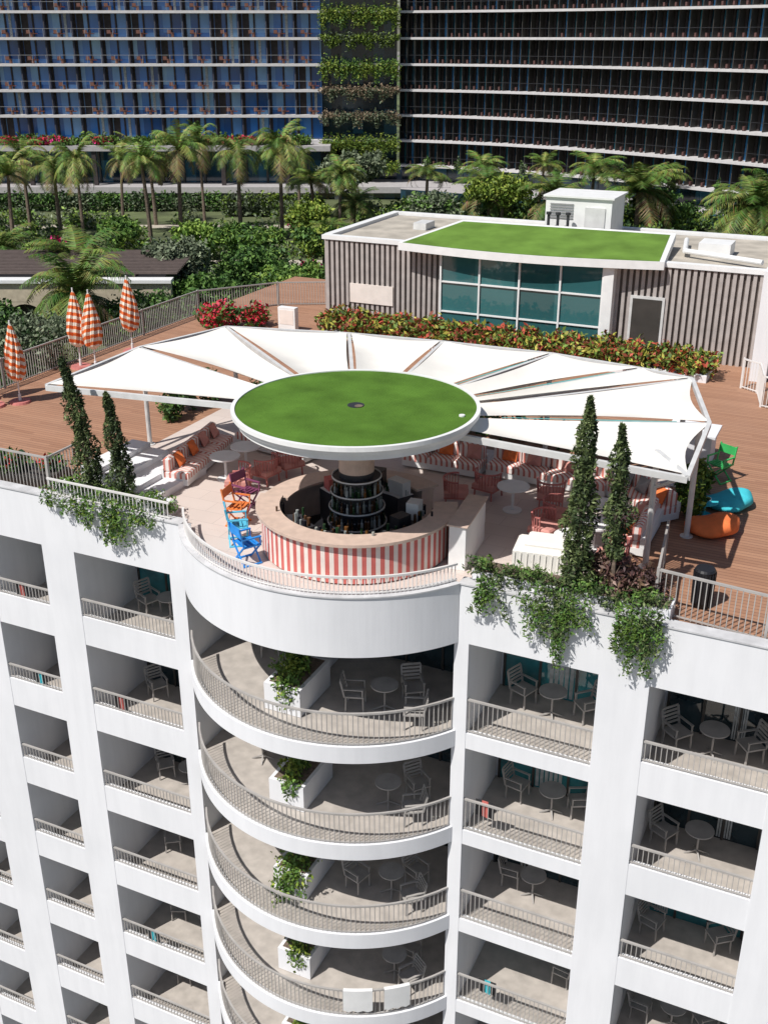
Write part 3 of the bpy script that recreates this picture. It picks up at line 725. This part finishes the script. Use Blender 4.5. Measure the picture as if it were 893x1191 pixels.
# ------------------------------------------------------------------ TOWER (rear)
tower=empty("tower_hotel",(0,-21.2,0),YAW)
TY=140.;TF=2.9
TG=glassmat("tower_painted_sky_glass",(.015,.07,.24),(.05,.22,.62),(.3,.55,.8),1.1,TF,.12)  # blue of the mirrored sky is put into the pane base colours
TGD=glassmat("tower_dark_glass",(.004,.012,.02),(.015,.055,.09),(.05,.18,.27),1.3,TF,.1)
SLAB=mat("tower_slab",(.6,.58,.58),.7,var=.08)
SLABD=mat("tower_slab_grey",(.42,.4,.4),.7,var=.08)
WOOD=mat("tower_timber",(.04,.03,.03),.7,var=.3)
PINKW=mat("tower_side_wall",(.05,.05,.07),.8)
SEAT=mat("balcony_seat",(.16,.07,.05),.7)
q=MB()
XA,XB=-90.,-7.6
YG=TY+1.3
q.box(XA,XB,YG,TY+18,-.8,30,0)
lv=[2.4+TF*n for n in range(0,10)]
for z in lv:q.box(XA,XB,TY,YG-.01,z-.3,z,1)
q.box(XA,XB,TY-.5,YG-.01,-1.1,-.5,1)
x=XA
while x<XB-1:
    for n,z in enumerate([-.5]+lv[:-1]):
        zt_=z+TF-.3
        q.box(x,x+.14,TY+.4,YG-.01,z,zt_,2)
        q.box(x+.14,x+.4,YG-.12,YG-.01,z,zt_,3)
        q.box(x+1.8,x+2.0,YG-.12,YG-.01,z,zt_,3)
        if R.random()<.3:q.box(x+2.3,x+2.6,YG-.08,YG-.01,z,zt_,4)
        if R.random()<.3:q.box(x+.5,x+1.3,YG-.05,YG-.01,z,zt_,3)
        if z>2:
            c0=x+.7+R.random()*.9
            q.box(c0,c0+.45,TY+.3,TY+.65,z+.35,z+.42,5);q.box(c0,c0+.45,TY+.65,TY+.7,z+.4,z+.8,5)
            if R.random()<.7:
                q.box(c0+.9,c0+1.35,TY+.3,TY+.65,z+.35,z+.42,7);q.box(c0+.9,c0+.96,TY+.3,TY+.65,z+.425,z+.8,5)
            q.cyl(c0+.68,TY+.45,z,z+.5,.18,n=8,mi=5)
    x+=3.3
for z in lv:
    q.box(XA,XB,TY+.02,TY+.05,z+.92,z+.96,6)
    x=XA
    while x<XB:
        q.box(x,x+.04,TY+.02,TY+.05,z,z+.92,6);x+=1.65
q.obj("left_wing",[TG,SLAB,PINKW,WOOD,CURT,SEAT,GREYC,mat("seat_orange",(.4,.12,.05),.7)],tower)
q=MB()
q.box(XA,-6.5,TY-.2,TY+16,-5.5,-1.11,0)
q.box(XA,8,TY-5,TY+16,-6.2,-5.5,1)
x=XA
while x<-7:
    q.box(x,x+.25,TY-.6,TY-.21,-5.5,-1.1,2);x+=2.6
x=XA
while x<-7:
    q.box(x,x+.5,TY-3.4,TY-2.9,-5.5,-1.4,3);x+=7.8
q.box(XA,-6.5,TY-3.6,TY-.51,-1.5,-.9,1)
q.box(XA,6,TY-4.,TY+10,-12,-6.21,0)
x=XA
while x<4:
    q.box(x,x+.5,TY-4.6,TY-4.1,-8,-6.2,1);x+=4.2
q.obj("podium",[TGD,SLABD,BROWNFR,WOOD],tower)
hb=[(XA+1.1*i,TY-2.+.5*math.sin(i*1.3),-.45+.2*math.sin(i*2.1),1.0,1.1,.6+.25*math.sin(i*.9)+.3*(i%7==0)) for i in range(0,int((XB-XA)/1.1))]
P=blobpts(hb,24000,21,gap=.2,shell=.4);leafobj("roof_garden",P,.2,YGREEN[:2]+GREEN[1:]+YGREEN[:1],21,clump=3.5,parent=tower)
hb=[(X,TY-2.6,-.3,1.3,.8,.45) for X in(-46,-44.5,-42.8,-41,-39.5,-34,-22,-18.5,-17,-15.8,-12)]
P=blobpts(hb,6000,24,gap=.3);leafobj("bougainvillea",P,.17,MAG+REDF,24,clump=1.2,parent=tower)
q=MB();q.box(-7.59,1.6,TY+3,TY+18,-6,30,0)
lvc=[-3.4,-.5]+lv
for z in lvc:q.box(-7.5,1.5,TY-.3,TY+2.99,z-.35,z,1)
q.obj("planted_core",[TGD,SLABD],tower)
for kk,z in enumerate(lvc[:8]):
    hb=[]
    for i in range(12):
        dz=.75+.35*math.sin(i*2.3+z)+(.5 if kk in(1,4,6) else 0)
        hb.append((-7.2+.78*i,TY-.6,z+.25-dz*.6,.65,.5,dz))
    pal=[OLIVE[:2]+[(.2,.15,.1),(.16,.12,.08)],YGREEN+GREEN[2:],YGREEN[:2]+OLIVE[:1]][(0 if kk in(2,3) else 1 if kk in(0,1,4,6) else 2)]
    P=blobpts(hb,4200,22+kk,gap=.3);leafobj("hanging_garden",P,.17,pal,22+kk,clump=1.5,parent=tower,aspect=3)
q=MB();np_=34
def cur(t):return (1.7+t*62, TY+1-18*t-52*t*t)
pts=[cur(i/np_) for i in range(np_+1)]
zs=[-3.5,-.55]+lv
for i in range(np_):
    A=Vector(pts[i]+(0,));B=Vector(pts[i+1]+(0,));d=(B-A).normalized();n=Vector((d.y,-d.x,0))
    if n.y>0:n=-n
    def quad(o0,o1,z0,z1,mi,s0=0,s1=1):
        a=A+(B-A)*s0;b_=A+(B-A)*s1
        P4=[a+n*o0,b_+n*o0,b_+n*o1,a+n*o1]
        q.add([(v.x,v.y,z0) for v in P4]+[(v.x,v.y,z1) for v in P4],[(0,3,2,1),(4,5,6,7),(0,1,5,4),(1,2,6,5),(2,3,7,6),(3,0,4,7)],mi)
    quad(-10,-2,-12,30,0)
    for z in zs:
        quad(-1.99,0,z-.26,z,1)
        quad(-.06,-.02,z+.9,z+.95,5)
        for s in(0,.5):
            quad(-1.99,-.7,z,z+TF-.26,2,s,s+.03)
            quad(-1.99,-1.8,z,z+TF-.26,3,s+.04,s+.14)
            if R.random()<.18:quad(-1.99,-1.9,z,z+TF-.26,4,s+.38,s+.45)
            r_=R.random()
            if r_<.5:quad(-1.99,-1.93,z,z+TF-.26,7 if r_<.25 else 8,s+.16,s+.28)
        if R.random()<.8:quad(-1.1,-.7,z,z+.45,6,.25,.33)
        if R.random()<.6:quad(-1.1,-.7,z,z+.45,6,.72,.8)
q.obj("right_wing",[TGD,SLAB,BROWNFR,WOOD,CURT,DARK,mat("seat_dark",(.1,.045,.04),.7),mat("blue_painted_reflection",(.07,.26,.52),.1),mat("teal_painted_reflection",(.03,.17,.23),.1)],tower)  # blue and teal panes: glass reflections painted as flat base colour
q=MB();q.prism([(2,TY-6),(30,TY-22),(60,TY-50),(66,TY-45),(40,TY),(2,TY+1)],-9,-5.6,0,top=1)
q.obj("terrace",[TGD,SLABD],tower)
hb=[]
for i in range(2,26,2):
    X,Y=cur(i/np_);hb.append((X,Y-1.6,-3.1,.45,.45,.75))
P=blobpts(hb,4000,77,gap=.3);leafobj("terrace_pot_plants",P,.18,GREEN+OLIVE,77,clump=.8,parent=tower)
# ------------------------------------------------------------------ PALMS
def palm(name,seed,H,L,nf=34,droop=1.7,dark=1.):
    rs=random.Random(seed);b=MB();prev=Vector((0,0,0));lean=Vector((rs.uniform(-.06,.06),rs.uniform(-.06,.06),0))
    for i in range(8):
        t0=(i+1)/8;p_=Vector((lean.x*H*t0*t0,lean.y*H*t0*t0,H*t0))
        b.tube(prev,p_,.24-.1*i/8,.23-.1*(i+1)/8,8,0);prev=p_
    V=[];F=[];C=[]
    pal=[(.09,.16,.03),(.13,.2,.04),(.18,.24,.05),(.26,.3,.08)]
    for f in range(nf):
        a=2*math.pi*f/nf*2.618+rs.random()*.4;el=rs.uniform(-.1,1.35)
        d=Vector((math.cos(a),math.sin(a),0));side=Vector((-d.y,d.x,0));pos=prev.copy();ang=el
        col=tuple(x*dark for x in rs.choice(pal)) if el>.05 else (.2,.17,.07)
        n=12;dr=droop*rs.uniform(.75,1.2);LL=L*rs.uniform(.8,1.1)
        for i in range(n):
            st=LL/n;dirv=d*math.cos(ang)+Vector((0,0,math.sin(ang)));nx=pos+dirv*st
            wl=LL*.24*math.sin(math.pi*(.12+.85*i/n))
            for s_ in(-1,1):
                for kk in (0,.33,.66):
                    base=pos.lerp(nx,kk);tip=base+side*s_*wl*rs.uniform(.8,1.1)+dirv*wl*.6-Vector((0,0,wl*rs.uniform(.2,.55)))
                    o=len(V);V+= [base,base+dirv*st*.3,tip];F.append((o,o+1,o+2));C.append(tuple(x*rs.uniform(.7,1.3) for x in col))
            ang-=dr/n*(1+.5*i/n);pos=nx
    o0=len(b.v)
    for v in V:b.v.append(tuple(v))
    nb=len(b.f)
    for f_ in F:b.f.append([o0+i for i in f_]);b.m.append(1)
    me=bpy.data.meshes.new(name);me.from_pydata(b.v,[],b.f);me.materials.append(TRUNK);me.materials.append(LEAF)
    me.polygons.foreach_set("material_index",b.m)
    col=me.color_attributes.new("Col",'FLOAT_COLOR','CORNER')
    arr=[]
    for pi,poly in enumerate(me.polygons):
        c_=C[pi-nb] if pi>=nb else (.2,.15,.1)
        arr+= [c_[0],c_[1],c_[2],1.]*poly.loop_total
    col.data.foreach_set("color",arr);me.update()
    return me
PM=[palm("palm",1,6.6,3.3,34,1.5),palm("palm",2,6.6,3.1,30,1.3),palm("palm",3,6.6,3.5,38,1.6),palm("palm",9,6.6,3.2,34,1.8,.7)]
PD=palm("date_palm",4,3.6,4.4,64,1.35,.8)
PL=[(-35,109,7.6),(-31.5,107,6.6),(-27.8,101.6,7.8),(-21.6,101.6,8),(-19,103,8.8),(-18.2,112,8.6),(-13.8,106,8),(-10,108,8.4),(-4.4,110,5.8),(-37,103,7.6),(-24,116,6.4),(-9,118,6.4),
    (4.5,118,5),(10.5,122,5.2),(17,122,5.4),(-7,112,5),(-42,110,7),(30,118,5),(22,118,5.5),(-26,110,7.2),(-33.5,99,7)]
for i,(X,Y,h) in enumerate(PL):
    o=bpy.data.objects.new("palm_tree",PM[(i*3+i//4)%4]);sc.collection.objects.link(o);s=h/6.6
    o.location=(*G(X,Y),GZ);o.rotation_euler.z=i*1.3;w_=.92+.14*math.sin(i*2.2);o.scale=(w_,w_,s)
for X,Y,s in((25,109,1.2),(33,99,1.15),(-21.5,76,.95),(-29,82,.85),(11,116,.95),(-3,112,.7),(38,108,1.1),(17,110,.95),(-25,84,.6),(-5,99,.55),(-17.8,62.5,.85)):
    o=bpy.data.objects.new("date_palm",PD);sc.collection.objects.link(o);o.location=(*G(X,Y),GZ);o.scale=(s,s,s*(1.4 if Y<65 else 1));o.rotation_euler.z=X
# ------------------------------------------------------------------ GARDEN
def bush(name,lst,n,size,pal,seed,clump=1.5):
    bl=[(*G(X,Y),GZ+z,rx,ry,rz) for (X,Y,z,rx,ry,rz) in lst]
    P=blobpts(bl,n,seed,gap=.25,shell=.35);return leafobj(name,P,size,pal,seed,clump=clump)
def tree(name,X,Y,H,r,pal,seed,n=4500,size=.16):
    e=empty(name,(*G(X,Y),GZ));rs=random.Random(seed);b=MB()
    b.tube((0,0,0),(.1,0,H*.45),.22,.14,8);bl=[]
    for i in range(8):
        a=i*2.4+rs.random();rr=r*rs.uniform(.3,.8);z=H*rs.uniform(.5,.88)
        b.tube((.1,0,H*.4),(rr*math.cos(a),rr*math.sin(a),z),.08,.03,6);bl.append((rr*math.cos(a),rr*math.sin(a),z,r*.42,r*.42,H*.17))
    bl.append((0,0,H*.85,r*.45,r*.45,H*.16))
    b.obj("trunk",[TRUNK],e)
    leafobj("crown",blobpts(bl,n,seed,gap=.4,shell=.4),size,pal,seed,parent=e,clump=.9)
rs=random.Random(3)
LG=[(.06,.12,.02),(.1,.17,.03),(.15,.22,.04)]
tree("ficus_tree",-9,77,4.6,3.2,GREEN,31,7000);tree("ficus_tree",-6,72,4.2,2.6,GREEN+LG,32,6000)
tree("olive_tree",-14.3,75,5.4,2.4,OLIVE,33,5500);tree("ficus_tree",-12,70,4.0,2.4,GREEN,34,5500)
tree("garden_tree",-11,88,4.5,3,GREEN+LG,35,5000,.2);tree("garden_tree",-5,90,4,2.6,YGREEN+GREEN,36,4500,.2)
tree("garden_tree",-3.5,120,7,3.5,OLIVE,37,5000,.25);tree("garden_tree",12,113,5.5,3.4,YGREEN,38,6000,.22)
tree("garden_tree",-16,92,4,2.5,LG,39,4500,.2);tree("garden_tree",28,112,4,3,GREEN,40,4500,.2);tree("garden_tree",5,108,4.5,3,OLIVE+GREEN[2:],41,4500,.2)
tree("garden_tree",-23,96,3.8,2.5,GREEN+LG,42,4000,.2);tree("garden_tree",-7,104,4,2.2,YGREEN,43,4000,.2)
tree("garden_tree",-14.4,63,4.6,2.3,GREEN+OLIVE[:2],44,5000,.14);tree("garden_tree",-22.8,62,4.2,2.4,DGREEN+GREEN,45,5000,.14)
tree("olive_tree",-19.3,58.5,4.3,2.0,OLIVE,46,4000,.12)
bush("garden_shrubs",[(-40+rs.random()*44,82+rs.random()*40,.5,1.2+rs.random()*1.5,1.2+rs.random(),.7+rs.random()*.8) for _ in range(62)],30000,.2,GREEN[1:]+YGREEN[:2]+LG+OLIVE,51,2.5)
bush("garden_shrubs",[(2+rs.random()*44,98+rs.random()*28,.8,2+rs.random()*1.5,1.5+rs.random(),1+rs.random()) for _ in range(55)],26000,.23,GREEN+YGREEN[:2]+DGREEN,52,2.5)
bush("garden_shrubs",[(-16+rs.random()*14,62+rs.random()*20,1,1.6+rs.random(),1.5,1.2+rs.random()*.9) for _ in range(34)],26000,.15,GREEN+DGREEN[2:]+LG,53,1.4)
bush("garden_shrubs",[(-36+rs.random()*18,56+rs.random()*6,1.0,1.4,1.4,1.3+rs.random()) for _ in range(22)],16000,.15,DGREEN+GREEN,57,1.6)
bush("bougainvillea",[(-7.5,106,1.3,1.6,1.2,1.1),(-30,100,.8,1.2,1,.7),(-13,99,.8,1,1,.6),(-6,88,1,.9,.9,.7)],3800,.2,MAG,54,.8)
bush("clipped_hedge",[(-17+i*1.2,122,1.2,1.0,1,1.3) for i in range(9)],7000,.2,OLIVE[:2]+YGREEN[:2],55,2)
bush("clipped_hedge",[(-44+i*1.2,126,1.0,1.0,1,1.1) for i in range(22)],9000,.2,OLIVE[:2]+GREEN,56,2)
e=empty("olive_tree",(-28.6,8.8,-4));b=MB();b.tube((0,0,-3),(0,0,2.5),.15,.1)
bl=[]
for i in range(6):
    a=i*2.1;b.tube((0,0,2.2),(.7*math.cos(a),.7*math.sin(a),4),.05,.02,6);bl.append((.7*math.cos(a),.7*math.sin(a),4.5+.3*math.sin(i),.7,.7,.9))
b.obj("trunk",[TRUNK],e);leafobj("crown",blobpts(bl,5000,61,gap=.4),.09,OLIVE+GREEN[:1],61,parent=e,clump=.5)
c=MB();c.box(-45,-2,94,96.5,GZ,GZ+.03);c.box(-20,-17,80,93.9,GZ,GZ+.034);c.box(-20,-17,96.6,113.9,GZ,GZ+.034);c.box(-45,0,114,116,GZ,GZ+.03);c.box(-44,-22,84,92,GZ,GZ+.03)
c.obj("garden_path",[mat("path_stone",(.45,.4,.33),.9)],None,gl[0],gl[1])
ar=empty("arcade_building",gl[0],gl[1])
c=MB();X0,X1,Yf=-40.,-14.,68.
Z0=GZ;Zt=GZ+4.2
c.box(X0,X1,Yf+1.2,Yf+8,Z0,Zt-.2,1)
x=X0
while x<X1-.5:
    c.box(x,x+.5,Yf,Yf+.5,Z0,Zt-1.4,0)
    n=10;pr=[]
    for i in range(n+1):
        t_=math.pi*i/n;pr.append((x+.5+1.05-1.05*math.cos(t_),Z0+1.9+.75*math.sin(t_)))
    for (xa,za),(xb,zb_) in zip(pr[:-1],pr[1:]):
        c.add([(xa,Yf,za),(xb,Yf,zb_),(xb,Yf,Zt-1.4),(xa,Yf,Zt-1.4)],[(0,1,2,3)],0)
        c.add([(xa,Yf,za),(xb,Yf,zb_),(xb,Yf+.5,zb_),(xa,Yf+.5,za)],[(0,3,2,1)],0)
    x+=2.6
c.box(X0,X1+.5,Yf-.01,Yf+.6,Zt-1.4,Zt-.2,0);c.box(X0,X1+.6,Yf-.2,Yf+.8,Zt-.2,Zt,2)
c.obj("arcade",[mat("arcade_render",(.5,.43,.32),.8),DARK,WHITE],ar)
c=MB();y=Yf+1
c.box(X0,X1,Yf+.9,Yf+8.4,Zt-.19,Zt,1)
while y<Yf+9:
    c.box(X0,X1+.8,y,y+.18,Zt+.15,Zt+.3,0);y+=.5
for x in np.arange(X0,X1,3.):c.box(x,x+.15,Yf+.8,Yf+9,Zt+.01,Zt+.149,0)
c.obj("slatted_roof",[mat("slats",(.12,.09,.08),.8),DARK],ar)
# ------------------------------------------------------------------ LIGHT, WORLD, CAMERA
S=Vector((-.36,-.74,1.12)).normalized()
el=math.asin(S.z);az=math.atan2(S.x,S.y)
wd=bpy.data.worlds.new("World");sc.world=wd;wd.use_nodes=True
nt=wd.node_tree;bg=nt.nodes["Background"];sk=nt.nodes.new("ShaderNodeTexSky");sk.sky_type='NISHITA';sk.sun_disc=False
sk.sun_elevation=el;sk.sun_rotation=az
nt.links.new(sk.outputs[0],bg.inputs[0]);bg.inputs[1].default_value=.07
sun=bpy.data.lights.new("sun","SUN");sun.energy=4.9;sun.angle=math.radians(.5);sun.color=(1,.965,.92)
so=bpy.data.objects.new("sun",sun);sc.collection.objects.link(so);so.rotation_euler=(-S).to_track_quat('-Z','Y').to_euler();so.location=(0,-50,60)
cam=bpy.data.cameras.new("camera");co=bpy.data.objects.new("camera",cam);sc.collection.objects.link(co)
co.location=(0,-21.2,11.3);co.rotation_euler=(math.radians(90-23.9),0,YAW)
cam.sensor_fit='VERTICAL';cam.sensor_height=24;cam.lens=24*1251/1191.;cam.clip_end=3000;cam.clip_start=.1
sc.camera=co
sc.view_settings.view_transform='Standard';sc.view_settings.look='None';sc.view_settings.exposure=0
